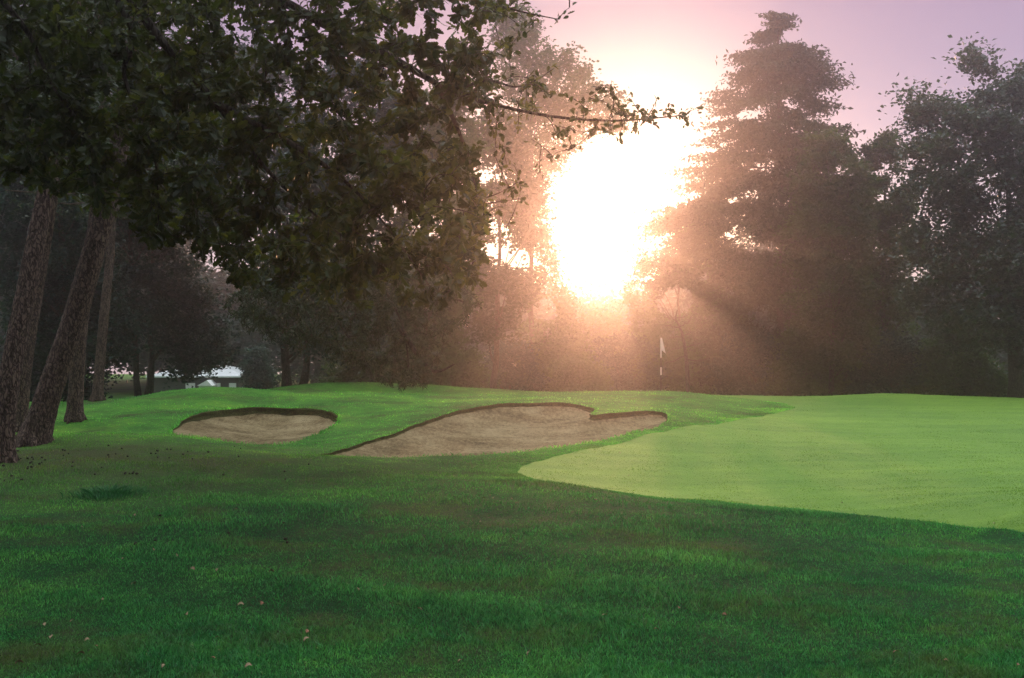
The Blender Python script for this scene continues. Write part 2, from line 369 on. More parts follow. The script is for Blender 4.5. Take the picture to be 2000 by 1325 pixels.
in1, in2, in3 = inside(O1, cen[:, 0], cen[:, 1]), inside(O2, cen[:, 0], cen[:, 1]), inside(O3, cen[:, 0], cen[:, 1])
cz = ground(cv[:, 0], cv[:, 1])
V3 = np.c_[cv, cz]
def sub(name, faces, mat):
    u, inv = np.unique(faces, return_inverse=True)
    m = MB(); m.add(V3[u], inv.reshape(faces.shape)); return tag(m.build(name, mat, smooth=True), kind='structure')
sub("ground", cf[~(in1 | in2 | in3)], GROUND)
sub("putting_green", cf[in3], GREEN)

def bunker(O, lip_fn, name, lipname, sag, step=0.22):
    n = len(O); z = ground(O[:, 0], O[:, 1]); c = O.mean(0)
    nx = np.roll(O, -1, 0) - np.roll(O, 1, 0); nrmv = np.stack([-nx[:, 1], nx[:, 0]], -1); nrmv /= np.linalg.norm(nrmv, axis=1)[:, None]
    test = inside(O, *(O + nrmv * 0.05).T); nrmv[~test] *= -1
    h = lip_fn(O); h = h * (1 + .1 * np.sin(np.arange(n) * .9) * np.sin(np.arange(n) * .37 + 1)) * .85
    m = MB(); rows = []
    r = np.random.default_rng(11)
    for k, (off, dz) in enumerate([(0.0, 0.0), (0.03, 0.12), (0.0, 0.45), (0.03, 0.8), (0.06, 1.15)]):
        rows.append(np.c_[O + nrmv * (off * np.minimum(1, h / 0.1)[:, None] + (r.normal(size=(n, 1)) * 0.012 if 0 < k < 4 else 0)), z - h * dz])
    v = np.concatenate(rows); i = np.arange(n); j = (i + 1) % n; f = np.concatenate([np.stack([k*n+i, k*n+j, (k+1)*n+j, (k+1)*n+i], -1) for k in range(4)])
    m.add(v, f); tag(m.build(lipname, LIP, smooth=True), kind='structure')
    E = O + nrmv * 0.05 * np.minimum(1, h / 0.1)[:, None]; ze = z - h
    x0, y0 = O.min(0); x1, y1 = O.max(0)
    X, Y = np.meshgrid(np.arange(x0, x1, step), np.arange(y0, y1, step)); X, Y = X.ravel(), Y.ravel()
    X = X + r.uniform(-.05, .05, len(X)); Y = Y + r.uniform(-.05, .05, len(Y))
    k = inside(E, X, Y); X, Y = X[k], Y[k]; k = dist_poly(E, X, Y) > 0.07; X, Y = X[k], Y[k]
    vs = [Vector((a, b)) for a, b in zip(X, Y)]; s0 = len(vs); vs += [Vector((a, b)) for a, b in E]
    cv, ce, cf, *_ = geometry.delaunay_2d_cdt(vs, [(s0 + q, s0 + (q + 1) % n) for q in range(n)], [], 1, 1e-5)
    cv = np.array([tuple(q) for q in cv]); cf = np.array([q for q in cf if len(q) == 3])
    sel = np.arange(0, n, 3); t = TPS(E[sel], ze[sel], 0.01)
    d = dist_poly(E, cv[:, 0], cv[:, 1])
    zz = t(cv[:, 0], cv[:, 1]) - sag * (1 - np.exp(-d / 0.9)) + 0.012 * np.sin(cv[:, 0] * 5 + np.sin(cv[:, 1] * 4)) * np.sin(cv[:, 1] * 6) * (d > .1)
    onb = d < 1e-4
    near = np.argmin(((cv[:, None] - E[None]) ** 2).sum(2), 1); zz = np.where(onb, ze[near], zz)
    a2 = np.cross(cv[cf[:, 1]] - cv[cf[:, 0]], cv[cf[:, 2]] - cv[cf[:, 0]]); cf[a2 < 0] = cf[a2 < 0][:, ::-1]
    cen = cv[cf].mean(1); cf = cf[inside(E, cen[:, 0], cen[:, 1])]
    m = MB(); m.add(np.c_[cv, zz], cf); tag(m.build(name, SAND, smooth=True), kind='structure')
def lip1(O):
    t = sstep(21.5, 25.5, O[:, 1]); return 0.025 + 0.17 * t
def lip2(O):
    px = O[:, 0] / O[:, 1] * F + CX
    t = 0.02 + 0.10 * sstep(18.0, 20.0, O[:, 1]) * (px < 1163) * (O[:, 1] > 17.9 + 0.0 * px)
    front = O[:, 1] < 17.7 + (px - 800) / 500 * 7.2 - 0.1
    t = np.where((px < 1175) & ~front, 0.06 + 0.045 * sstep(700, 1000, px), 0.02)
    t = np.where((px >= 1150) & (O[:, 1] > 24.2), 0.14 - 0.05 * sstep(1220, 1300, px), t)
    return np.convolve(np.r_[t[-3:], t, t[:3]], np.ones(7) / 7, 'valid')
bunker(O1, lip1, "sand_bunker", "bunker_lip", 0.26)
bunker(O2, lip2, "sand_bunker", "bunker_lip", 0.26)

# ------------------------------------------------------------------ foliage
SUNV = np.array(SUN)
OPENINGS = [(at(1318, 588, 62), 1.05), (at(1372, 540, 62), .4), (at(1072, 596, 60), .65), (at(1020, 560, 60), .35)]  # holes added in the foliage so that sun shafts show
def lit_through(p, pad=0.0):
    """which points lie in one of the natural openings that the low sun shines through"""
    k = np.zeros(len(p), bool)
    for o, rad in OPENINGS:
        v = p - o; t = v @ SUNV; k |= (np.linalg.norm(v - t[:, None] * SUNV, axis=1) < rad + pad) & (p[:, 1] > 40)
    return k
def rand_dirs(r, n):
    v = r.normal(size=(n, 3)); return v / np.linalg.norm(v, axis=1)[:, None]
def leaf_quads(m, r, c, length, width, axis=None, spread=1.0, flat=0.5, rnd=None):
    """pointed four-cornered leaves, creased a little, round the points c"""
    n = len(c); ax = rand_dirs(r, n)
    if axis is not None: ax = axis * (1 - spread) + ax * spread
    ax[:, 2] *= flat; ax /= np.linalg.norm(ax, axis=1)[:, None] + 1e-9
    nn = rand_dirs(r, n); nn[:, 2] = np.abs(nn[:, 2]) + 0.3
    s = np.cross(ax, nn); s /= np.linalg.norm(s, axis=1)[:, None] + 1e-9; up = np.cross(s, ax)
    L = length * r.uniform(0.6, 1.3, (n, 1)); Wd = width * r.uniform(0.6, 1.3, (n, 1))
    v = np.stack([c - ax * L / 2, c + s * Wd / 2 + up * L * 0.1, c + ax * L / 2 - up * L * 0.08, c - s * Wd / 2 + up * L * 0.1], 1)
    if rnd is None: rnd = r.uniform(0, 1, n)
    m.add(v.reshape(-1, 3), np.arange(n * 4).reshape(-1, 4), np.repeat(rnd, 4))
def wobble(a, b, n, amp, r):
    t = np.linspace(0, 1, n)[:, None]; p = a * (1 - t) + b * t
    w = np.cumsum(r.normal(size=(n, 3)), 0); w -= w[0] + t * (w[-1] - w[0]); return p + w * amp
def profile_tree(name, label, cat, d, prof, n, leaf, mat, trunk_px=None, trunk_w=0.3, seed=1, style='broad', gaps=(), group=None, clump=None, dens=1.0, bark=None, base_z=None, limbs=16):
    """a tree whose outline follows PROF = [(height pixel, left pixel, right pixel)...] at distance d, round in plan"""
    r = np.random.default_rng(seed); n = int(n * 2.1); leaf *= 1.12
    tp = trunk_px if trunk_px is not None else np.mean([(a + b) / 2 for _, a, b in prof])
    bx = (tp - CX) / F * d; bz = gz(bx, d) if base_z is None else base_z
    root = empty(name, (bx, d, bz), label, cat, group)
    pr = np.array(sorted([(EYE - (y - CY) / F * d - bz, (a - CX) / F * d - bx, (b - CX) / F * d - bx) for y, a, b in prof]))
    zs = np.linspace(pr[0, 0], pr[-1, 0], 200); L = np.interp(zs, pr[:, 0], pr[:, 1]); R = np.interp(zs, pr[:, 0], pr[:, 2])
    rad = (R - L) / 2; mid = (R + L) / 2; H = zs[-1]; wmax = rad.max()
    cs = clump or 0.16 * wmax + 0.12
    wgt = np.maximum(rad, 0.05) ** (1.35 if style == 'broad' else 0.8); wgt /= wgt.sum()
    nc = int(60 + 26 * (wmax * (zs[-1] - zs[0])) / (cs * 10) * dens)
    k = r.choice(200, nc, p=wgt); z = zs[k] + r.normal(size=nc) * 0.1
    if style != 'broad': z = np.round(zs[k] / .85) * .85 + r.normal(size=nc) * .26
    ph = r.uniform(0, 2 * np.pi, nc)
    fr = np.sqrt(r.uniform(0.08, 1, nc)); rr = np.maximum(rad[k] - cs * 0.55, rad[k] * 0.55) * fr
    c = np.stack([mid[k] + rr * np.cos(ph), rr * np.sin(ph), z], -1)
    if len(gaps):
        ok = np.ones(nc, bool)
        for gx_, gy_, gr_ in gaps:
            X, Z = (gx_ - CX) / F * d - bx, EYE - (gy_ - CY) / F * d - bz
            ok &= np.hypot(c[:, 0] - X, c[:, 2] - Z) > gr_ / F * d + cs * 0.2
        c = c[ok]; fr = fr[ok]; ph = ph[ok]; k = k[ok]
    csz = cs * (np.clip(rad[k] / (0.45 * wmax), 0.55, 1.0) if style != 'broad' else np.ones(len(c)))
    nc = len(c); per = r.multinomial(n, np.full(nc, 1 / nc)); idx = np.repeat(np.arange(nc), per)
    tone = r.uniform(0, 1, nc)
    if style == 'broad':
        off = r.normal(size=(n, 3)) * np.array([0.62, 0.62, 0.42]) * cs * r.uniform(.6, 1.3, nc)[idx, None]
        p = c[idx] + off; ax = None; sp = 1.0; fl = 0.6
    else:   # conifer: fans of shoots that hang from branches running outwards
        out = np.stack([np.cos(ph), np.sin(ph), np.full(nc, -0.35)], -1)[idx]
        ci = csz[idx]; al = r.normal(size=n) * ci * 1.15; side = np.stack([-np.sin(ph), np.cos(ph), np.zeros(nc)], -1)[idx]
        p = c[idx] + out * al[:, None] + side * (r.normal(size=n) * ci * 0.55)[:, None]
        p[:, 2] -= np.abs(r.normal(size=n)) * ci * 0.42 + r.normal(size=n) * ci * 0.12 - np.maximum(al, 0) * .25; ax = out; sp = 0.55; fl = 1.0
    if len(gaps):
        ok = np.ones(n, bool)
        for gx_, gy_, gr_ in gaps:
            X, Z = (gx_ - CX) / F * d - bx, EYE - (gy_ - CY) / F * d - bz
            ok &= np.hypot(p[:, 0] - X, p[:, 2] - Z) > gr_ / F * d * 0.6 * (1 + .3 * np.sin(p[:, 1] * 3))
        p = p[ok]; idx = idx[ok]; ax = None if ax is None else ax[ok]
    ok = ~lit_through(p + np.array([bx, d, bz])); p = p[ok]; idx = idx[ok]; ax = None if ax is None else ax[ok]
    m = MB(); leaf_quads(m, r, p, leaf, leaf * (0.68 if style == 'broad' else 0.46), ax, sp, fl, np.clip(tone[idx] * 0.6 + r.uniform(0, .4, len(p)), 0, 1))
    m.build("crown", mat, root)
    t = MB(); top = np.array([np.interp(H * 0.9, zs, mid) * (0.5 if style == 'broad' else 1), 0, H * (0.97 if style != 'broad' else 0.8)])
    tr = wobble(np.array([0, 0, -0.15]), top, 12, 0.03 if style != 'broad' else 0.07, r)
    q = np.linspace(0, 1, 12); rd = trunk_w / 2 * (1 - q * 0.9) + 0.015; rd[0] *= 1.35
    t.tube(tr, rd, 9, rough=0.05, seed=seed)
    for i in r.choice(nc, min(limbs, nc), replace=False):
        zz = max(c[i, 2] - np.hypot(c[i, 0], c[i, 1]) * (0.6 if style == 'broad' else -0.1), H * 0.12)
        f = np.clip(zz / H, 0.1, 0.92); a = np.array([np.interp(f, q, tr[:, j]) for j in range(3)])
        t.tube(wobble(a, c[i], 6, 0.06, r), np.linspace(trunk_w * 0.2 * (1 - f) + 0.02, 0.012, 6), 5)
    t.build("trunk", bark or BARK, root, smooth=True)
    return root

PT = profile_tree

G_BACK = "trees along the far edge of the course"
# right of the gap in the trees
PT("spruce_tree", "tall hazy conifer with a pointed top and daylight along its upper trunk", "tree", 58,
   [(24,1505,1522),(50,1484,1548),(76,1468,1566),(100,1446,1592),(132,1426,1610),(170,1410,1624),(210,1396,1632),(250,1382,1644),(300,1364,1648),(340,1342,1652),(400,1310,1660),(480,1280,1690),(560,1290,1700),(640,1320,1700),(740,1350,1700)],
   52000, 0.25, NEEDLE, 1527, 0.42, 21, 'conifer', [(1503,190,9),(1497,222,13),(1512,258,11),(1548,180,9),(1552,208,11),(1545,245,10),(1532,285,8),(1530,330,7),(1580,160,6),(1460,210,8),(1600,225,9),(1470,160,6),(1605,260,8),(1380,330,7)], G_BACK, clump=0.55, limbs=40)
PT("birch_tree", "round-headed hazy tree just beside the tall pointed conifer", "tree", 52, [(262,1600,1640),(290,1568,1690),(350,1545,1705),(450,1530,1715),(600,1530,1720),(720,1560,1710)], 15000, 0.2, LEAF_GREEN, 1625, 0.25, 22, 'broad', [(1625,300,7),(1600,320,8)], G_BACK)
PT("birch_tree", "low brownish tree filling the dip between the round-headed tree and the maple", "tree", 55, [(262,1712,1745),(290,1675,1770),(340,1655,1785),(450,1645,1790),(600,1640,1790),(740,1660,1790)], 15000, 0.2, LEAF_GREEN, 1735, 0.25, 23, 'broad', [(1710,490,6),(1690,310,9)], G_BACK)
PT("maple_tree", "dark broad tree with glinting leaves and a bare lower trunk", "tree", 45,
   [(96,1895,1915),(125,1872,1985),(150,1815,2020),(185,1772,2060),(240,1785,2110),(270,1760,2130),(330,1775,2160),(400,1765,2190),(500,1752,2200),(600,1762,2200),(655,1800,2180),(685,1890,2140)],
   36000, 0.19, LEAF_MAPLE, 1986, 0.55, 24, 'broad', [(1905,230,10),(1925,345,10),(1845,330,8),(1870,365,8),(1960,250,12),(1985,330,8),(1920,390,7),(1930,480,9),(1985,440,10),(1860,570,9),(1915,545,8),(1980,520,8),(1790,480,7)], G_BACK, clump=0.62, limbs=30)
PT("small_tree", "small airy tree in the glare at the foot of the tall conifer", "tree", 62, [(395,1325,1350),(430,1262,1400),(480,1228,1420),(540,1215,1430),(600,1208,1430),(680,1230,1420)], 7000, 0.2, LEAF_GREEN, 1330, 0.2, 25, 'broad', [(1300,480,18),(1280,500,12),(1330,575,12),(1245,490,8),(1260,550,6)], G_BACK, clump=0.55)
# left of the gap
PT("pine_tree", "slender pine with a bare trunk standing against the glare", "tree", 48, [(225,935,985),(260,895,1030),(320,890,1060),(400,900,1075),(470,880,1060),(520,900,1060),(580,880,1060),(660,900,1040)], 7500, 0.2, NEEDLE, 965, 0.27, 26, 'broad', [(925,345,24),(905,310,12),(950,440,16),(1000,510,22),(985,450,14),(930,500,10)], G_BACK, clump=0.5)
PT("lime_tree", "leafy tree with its edge melting into the bright gap", "tree", 56, [(20,970,1030),(80,955,1100),(130,965,1150),(170,975,1190),(205,980,1262),(245,985,1240),(290,990,1140),(340,995,1095),(380,990,1080),(440,1000,1075),(500,1010,1095),(560,1015,1120),(640,1005,1150),(750,1000,1150)], 13500, 0.19, LEAF_GREEN, 1045, 0.3, 27, 'broad', [(1005,510,16),(1035,500,9),(1100,150,14),(1060,70,14),(1150,235,9),(1090,270,9)], G_BACK, clump=0.42, dens=1.5)  # upper crown raised as a haze-veiled stand-in for the oak's orange sprays
PT("lime_tree", "grey hazed tree behind the drooping pine boughs", "tree", 44, [(180,820,900),(240,790,940),(330,770,950),(450,750,950),(560,740,940),(680,740,920),(755,770,900)], 16000, 0.17, LEAF_GREEN, 830, 0.3, 28, 'broad', [(925,340,22),(900,300,10),(840,460,14),(810,440,9)], G_BACK)
PT("lime_tree", "dense dark tree behind the second grassy mound with a straight trunk", "tree", 40, [(120,620,760),(200,570,820),(320,540,840),(450,540,800),(560,560,800),(640,570,790),(690,600,760)], 17000, 0.16, LEAF_DARK, 590, 0.24, 29, 'broad', [(650,480,10),(600,460,9)], G_BACK)
PT("oak_tree", "dark tree whose thick straight trunk rises behind the dip between the mounds", "tree", 43, [(100,420,560),(200,380,620),(350,360,640),(450,380,640),(560,480,650),(640,520,640),(690,540,610)], 15000, 0.17, LEAF_DARK, 562, 0.34, 30, 'broad', [(385,500,20),(500,470,20),(520,440,14),(440,480,12)], G_BACK)
PT("oak_tree", "spreading dark tree whose low branches hang over the pale roof", "tree", 46, [(150,260,420),(250,220,440),(400,230,430),(520,290,400),(580,290,440),(640,285,470),(690,300,470),(727,325,458)], 20000, 0.17, LEAF_DARK, 288, 0.30, 31, 'broad', [(385,500,18)], G_BACK)
PT("oak_tree", "tree with the thinner of two dark trunks standing close together", "tree", 44, [(100,120,330),(250,90,330),(400,110,330),(560,150,320),(640,180,330),(670,220,300)], 14000, 0.18, LEAF_DARK, 272, 0.24, 32, 'broad', (), G_BACK)
PT("beech_tree", "dark blue-green tree in deep shade behind the leaning pine", "tree", 38, [(100,-60,180),(300,-90,210),(500,-50,210),(640,0,220),(700,60,210)], 17000, 0.16, LEAF_DARK, 150, 0.3, 33, 'broad', (), G_BACK)
PT("beech_tree", "shaded bushy tree low behind the three pine trunks", "tree", 40, [(430,60,180),(520,20,240),(620,10,270),(720,20,260),(770,60,230)], 12000, 0.16, LEAF_DARK, 140, 0.2, 34, 'broad', (), G_BACK)

# shrubs and undergrowth, each its own plant
G_SH = "shrubs along the foot of the far trees"
SHR = [(1000,680,85,54,"hazy shrub under the slender pine"),(1090,672,80,55,"shrub under the leafy tree beside the bright gap"),(1150,590,95,66,"tall shrub closing the bottom of the bright gap"),(1215,660,85,57,"pinkish hazed shrub just short of the flagstick"),
       (1290,655,80,58,"shrub straight behind the flag"),(1390,590,85,59,"tall rounded bush between the dead sapling and the tall conifer"),(1470,640,80,54,"purple-hazed bush under the tall conifer"),(1560,660,85,53,"bush in front of the round-headed tree"),
       (1650,630,80,54,"brownish bush in front of the low tree beside the maple"),(1735,660,80,52,"low bush behind the small rise of the green"),(1830,668,75,51,"shaded bush under the maple's outer leaves"),(1905,690,60,50,"rounded dark bush beside the maple trunk"),
       (2050,690,60,49,"dark bush beyond the maple trunk at the picture's edge"),(900,690,75,50,"greyish shrub at the end of the second mound"),(820,680,70,50,"shrub behind the tip of the drooping bough"),(502,690,30,60,"pale hazy bush beside the pale-roofed house"),(700,690,70,47,"dark shrub behind the crest of the second mound"),(1130,705,70,52,"low shrub at the foot of the bright gap")]
for i, (px, top, hw, d, lab) in enumerate(SHR):
    PT("shrub", lab, "shrub", d, [(top,px-hw*.35,px+hw*.35),(top+14,px-hw*.7,px+hw*.7),(top+45,px-hw,px+hw),(765,px-hw*1.05,px+hw*1.05),(790,px-hw*.9,px+hw*.9)], 6500, 0.15, LEAF_DARK if i % 3 == 0 else LEAF_GREEN, px, 0.09, 60 + i, 'broad', (), G_SH, clump=0.42, limbs=12)

# far wood: one mass
r = np.random.default_rng(5); m = MB()
for j in range(900):
    d = r.uniform(78, 112); px = r.uniform(-350, 2350) if j < 560 else r.uniform(-250, 480)
    lim = np.interp(px, [-350, 300, 345, 600, 900, 1080, 1130, 1200, 1260, 1500, 1750, 2400], [150, 220, 545, 560, 560, 560, 605, 600, 560, 480, 560, 520])
    x = (px - CX) / F * d; zt = EYE + (CY - lim) / F * d; z0 = gz(x, d)
    if not (px < 470 and px > 250 and d < 80):
        nn = 330; zc = z0 + (zt - z0) * r.uniform(0.02, 1.0) ** .75; cs = r.uniform(0.9, 1.8)
        p = np.array([x, d, min(zc, zt - cs * .5)]) + r.normal(size=(nn, 3)) * np.array([cs * 1.2, cs, cs * .55])
        p = p[~lit_through(p, .25)]; nn = len(p)
        if nn: leaf_quads(m, r, p, 0.5, 0.36, rnd=np.clip(r.uniform(0, 1) * .6 + r.uniform(0, .4, nn), 0, 1))
tag(m.build("far_wood", LEAF_DARK), "dim wood far behind the course that reads as one mass", "wood", kind='stuff')

# ------------------------------------------------------------------ pines whose trunks stand close by
def near_pine(label, pts, w, seed, crown_h, n, boughs=None, name="pine_tree"):
    r = np.random.default_rng(seed)
    P = np.array([at(*p) for p in pts]); b = P[0].copy(); b[2] = gz(b[0], b[1])
    root = empty(name, b, label, "tree", "pines with bare leaning trunks")
    Q = spline(P - b, 10); Q[0, 2] = -0.1
    h = Q[:, 2]; rad = w / 2 * (1 - 0.55 * h / max(h)) * (1 + 0.45 * np.exp(-np.maximum(h, 0) / 0.25))
    t = MB(); t.tube(Q, rad, 30, rough=0.025, seed=seed)
    for k in range(5):      # root flare
        a = k / 5 * 6.28 + r.uniform(0, 1); e = np.array([math.cos(a) * w * 1.05, math.sin(a) * w * 1.05, -0.1])
        t.tube(np.array([[e[0] * .15, e[1] * .15, .38], [e[0] * .45, e[1] * .45, .14], [e[0] * .7, e[1] * .7, .03], e]), [w * .2, w * .18, w * .12, w * .05], 10)
    tip = Q[-1]
    cl = []
    for k in range(26):
        a = r.uniform(0, 6.28); f = r.uniform(0.62, 1.0); s = Q[int(f * (len(Q) - 1))]
        e = s + np.array([math.cos(a), math.sin(a), r.uniform(-.1, .45)]) * r.uniform(1.2, 3.4) * (1.25 - f * .5)
        t.tube(wobble(s, e, 7, 0.07, r), np.linspace(0.07, 0.012, 7), 6); cl.append(e)
        cl.append(s * .4 + e * .6 + r.normal(size=3) * .3)
    cl = np.array(cl)
    t.build("trunk", PINEBARK, root, smooth=True)
    m = MB(); per = n // len(cl); idx = np.repeat(np.arange(len(cl)), per)
    leaf_quads(m, r, cl[idx] + r.normal(size=(len(idx), 3)) * np.array([.7, .7, .32]), 0.2, 0.05)
    if boughs: boughs(m, r, b, root, Q)
    m.build("crown", NEEDLE, root)
    return root
BOUGH = [(500,500),(640,470),(800,520),(900,560),(950,600),(900,640),(880,690),(890,712),(840,735),(830,752),(785,760),(745,750),(720,728),(650,712),(590,690),(540,668),(470,650),(440,600)]
def drooping(m, r, b, root, Q):
    tw = MB(); nodes = []
    for tgt in [[(400,250,17),(560,380,16.4),(700,500,15.6),(780,620,15.2),(800,730,15)],[(420,260,17),(560,430,16.5),(620,560,15.8),(680,660,15.4)],[(560,400,16.4),(760,520,15.8),(880,580,15.6),(940,600,15.6)],[(780,640,15.1),(840,722,15),(888,712,15)],[(560,430,16.5),(500,560,16),(470,630,15.8)]]:
        P = spline([at(*q) - b for q in tgt], 8); 
        if tgt[0][0] < 430: P = np.concatenate([[Q[int(len(Q) * .55)]], P])
        tw.tube(P, np.linspace(0.04, 0.007, len(P)), 6); nodes += list(P[len(P)//3:])
    nodes = np.array(nodes); xs, ys = [], []
    while len(xs) < 560:
        x, y = r.uniform(430, 960), r.uniform(460, 765)
        if inside(BOUGH, np.array([x]), np.array([y]))[0]: xs.append(x); ys.append(y)
    tg = np.array([at(x, y, r.uniform(14.2, 16.4)) for x, y in zip(xs, ys)]) - b
    order = np.argsort(((tg[:, None] - nodes[None]) ** 2).sum(2).min(1)); NN = nodes
    for i in order:
        e = tg[i]; s = NN[np.argmin(((NN - e) ** 2).sum(1))]
        v = e - s; L = np.linalg.norm(v); 
        if L > 0.7: s = e - v / L * 0.7
        mid = (s + e) / 2 + np.array([0, 0, .06]); P = spline([s, mid, e], 4); tw.tube(P, np.linspace(.007, .0025, len(P)), 4)
        NN = np.vstack([NN, e[None], mid[None]])
        t = r.uniform(0, 1.05, 46)[:, None]; p = s * (1 - t) + e * t + np.array([0, 0, .05]) * (t * (1 - t) * 4)
        d = (v / (L + 1e-6))[None] * .6 + rand_dirs(r, 46) * .8 + np.array([0, 0, -.15]); d /= np.linalg.norm(d, axis=1)[:, None]
        leaf_quads(m, r, p + d * .045, 0.10, 0.016, d, 0.1, 1.0)
    tw.build("bough", BARK, root, smooth=True)
near_pine("nearest pine, rising from the grass at the picture's edge with rough plated bark", [(2,905,15.0),(12,780,15),(45,600,15.1),(85,400,15.3),(120,230,15.5),(150,60,15.8),(170,-120,16),(180,-420,16.3)], 0.30, 41, 7, 6000)
near_pine("thick pine leaning away from its neighbour with warm reddish bark", [(66,866,17.7),(95,770,17.7),(140,640,17.7),(178,510,17.7),(212,380,17.8),(238,250,18),(258,100,18.2),(270,-60,18.5),(280,-380,19)], 0.41, 42, 8, 6000, drooping)
near_pine("straighter pine trunk half hidden behind the thick leaning one", [(145,820,23),(150,740,23),(158,640,23),(172,520,23.2),(188,400,23.4),(200,250,23.7),(208,100,24),(212,-200,24.5)], 0.30, 43, 8, 5000)
near_pine("dim pine trunk between the nearest pine and the thick leaning one", [(40,825,22),(52,700,22),(75,560,22.2),(98,420,22.4),(118,280,22.6),(130,100,23),(136,-160,23.5)], 0.26, 44, 8, 5000)
near_pine("far slim pine trunk deep in the shaded wood", [(190,783,33),(196,700,33),(205,600,33),(215,500,33.2),(222,380,33.4),(228,200,34),(232,-40,34.5)], 0.30, 45, 8, 5000)

# ------------------------------------------------------------------ big oak overhead
OAKP = [(-250,-250),(1150,-250),(1130,-20),(1065,15),(1020,60),(1000,110),(1060,140),(1180,150),(1260,205),(1330,205),(1392,203),(1380,228),(1320,236),(1230,262),(1120,290),(1080,330),(1040,420),(960,470),(930,540),(890,600),(840,600),(760,600),(680,590),(600,580),(520,560),(440,540),(380,500),(330,500),(270,470),(230,420),(150,380),(80,370),(0,330),(-250,320)]
def oak_leaf_shape():
    h = [(0, .035), (.15, .10), (.24, .30), (.34, .17), (.47, .38), (.58, .22), (.72, .36), (.82, .2), (.93, .2), (1.0, .03)]
    return np.array(h)
def big_oak():
    r = np.random.default_rng(99)
    b = np.array([-5.9, 9.0, gz(-5.9, 9.0)])
    root = empty("oak_tree", b, "big oak overhead, its leafy boughs reaching across to the bright gap", "tree")
    t = MB(); fork = np.array([-5.5, 9.1, 4.6])
    t.tube(spline([b - b + np.array([0, 0, -.1]), np.array([.05, 0, 1.2]), np.array([.2, .05, 3]), fork - b], 6), np.linspace(.42, .27, 19) * (1 + .5 * np.exp(-np.linspace(0, 12, 19))), 20, rough=.03)
    nodes = []; limbq = []
    limbs = [([(100,-420,9.2),(420,-90,9.4),(620,40,9.5),(750,105,9.5),(830,150,9.5),(880,180,9.6),(960,203,9.8),(1080,228,10),(1200,236,10.2),(1310,228,10.3),(1345,222,10.3)], .055),
             ([(-100,-420,9),(150,-150,9),(300,60,9),(420,200,9.2),(520,330,9.4),(640,440,9.8),(760,520,10)], .07),
             ([(-250,-200,8.5),(20,20,8.5),(110,180,8.7),(210,300,9)], .05), ([(200,-420,9),(560,-180,9),(780,-60,9.2),(900,-20,9.4),(1000,18,9.6),(1090,38,9.7)], .06),
             ([(-50,-300,8.8),(240,20,8.9),(243,150,9),(300,300,9),(310,440,9.3)], .05), ([(850,160,9.5),(905,280,9.8),(932,400,10),(920,540,10.3)], .02), ([(880,180,9.6),(950,158,9.6),(1010,170,9.7),(1060,150,9.8)], .015), ([(420,200,9.2),(600,300,9),(720,400,9.1),(840,560,9.4)], .03)]
    for pts, w in limbs:
        P = np.array([at(*p) for p in pts]) - b
        if w > .04: P = np.concatenate([[fork - b + r.normal(size=3) * .05], P])
        Q = spline(P, 8); t.tube(Q, w * (1 - np.linspace(0, 1, len(Q))) ** 1.4 + .0045 , 8, rough=.04); nodes += list(Q[len(Q)//5:]); limbq.append(Q)
    over = [[(-3,6,5.2),(-1,4,6)],[(-3,3,6.2),(0,-1,7),(2.4,-4,7.6)],[(-2,5,6),(1.5,3,7)],[(-1,5,6.6),(3,5,7.6),(7,7,8.6)],[(-1,8,7),(2.5,9.5,8.2),(6,11,9)],[(-4.5,5,6),(-3.5,1.5,6.8)],[(-5,8,6.6),(-2.5,8.5,7.6),(-.5,8.6,8)],[(-7,6,6),(-8,3,7)]]  # unseen limbs added out of frame, carrying leaves that shade lawn and green
    for o in over:
        Q = spline(np.concatenate([[fork], np.array(o)]) - b, 8); t.tube(Q, np.linspace(.1, .015, len(Q)), 7); nodes += list(Q[6:])
    nodes = np.array(nodes)
    tg = []
    for Q in [np.array(q_) for q_ in limbq]:
        for q in Q[len(Q) // 2::2]: tg.append(q + b + r.normal(size=3) * np.array([.16, .12, .13]))
    NT = 1650 + len(tg)
    while len(tg) < NT:
        x, y = r.uniform(-250, 1395), r.uniform(-250, 610)
        if not inside(OAKP, np.array([x]), np.array([y]))[0]: continue
        pr = np.interp(x, [0, 700, 900, 1000, 1150, 1390], [1, .95, .8, .6, .6, .7]) * np.interp(y, [-250, -60, 0, 430, 600], [.5, .8, 1, 1, .6])
        if r.uniform() > pr: continue
        tg.append(at(x, y, np.interp(x, [-200, 900, 1390], [r.uniform(7.4, 11), r.uniform(8.4, 11.2), r.uniform(9.9, 10.8)])))
    for k in range(340):  # unseen twigs added above the camera to darken the foreground
        y = r.uniform(-6, 8.5); tg.append(np.array([r.uniform(-10, 3.5 - .25 * y), y, r.uniform(5.0, 8.4)]))
    for k in range(280):  # more unseen twigs, added to shade the right foreground and green
        y = r.uniform(-4, 11.5); tg.append(np.array([r.uniform(1, 8.5), y, r.uniform(5.6 + .2 * max(y, 0), 9.6)]))
    tg = np.array(tg) - b
    order = np.argsort(((tg[:, None] - nodes[None]) ** 2).sum(2).min(1)); NN = nodes
    shp = oak_leaf_shape(); m = MB(); LP, LA, LN, LR = [], [], [], []
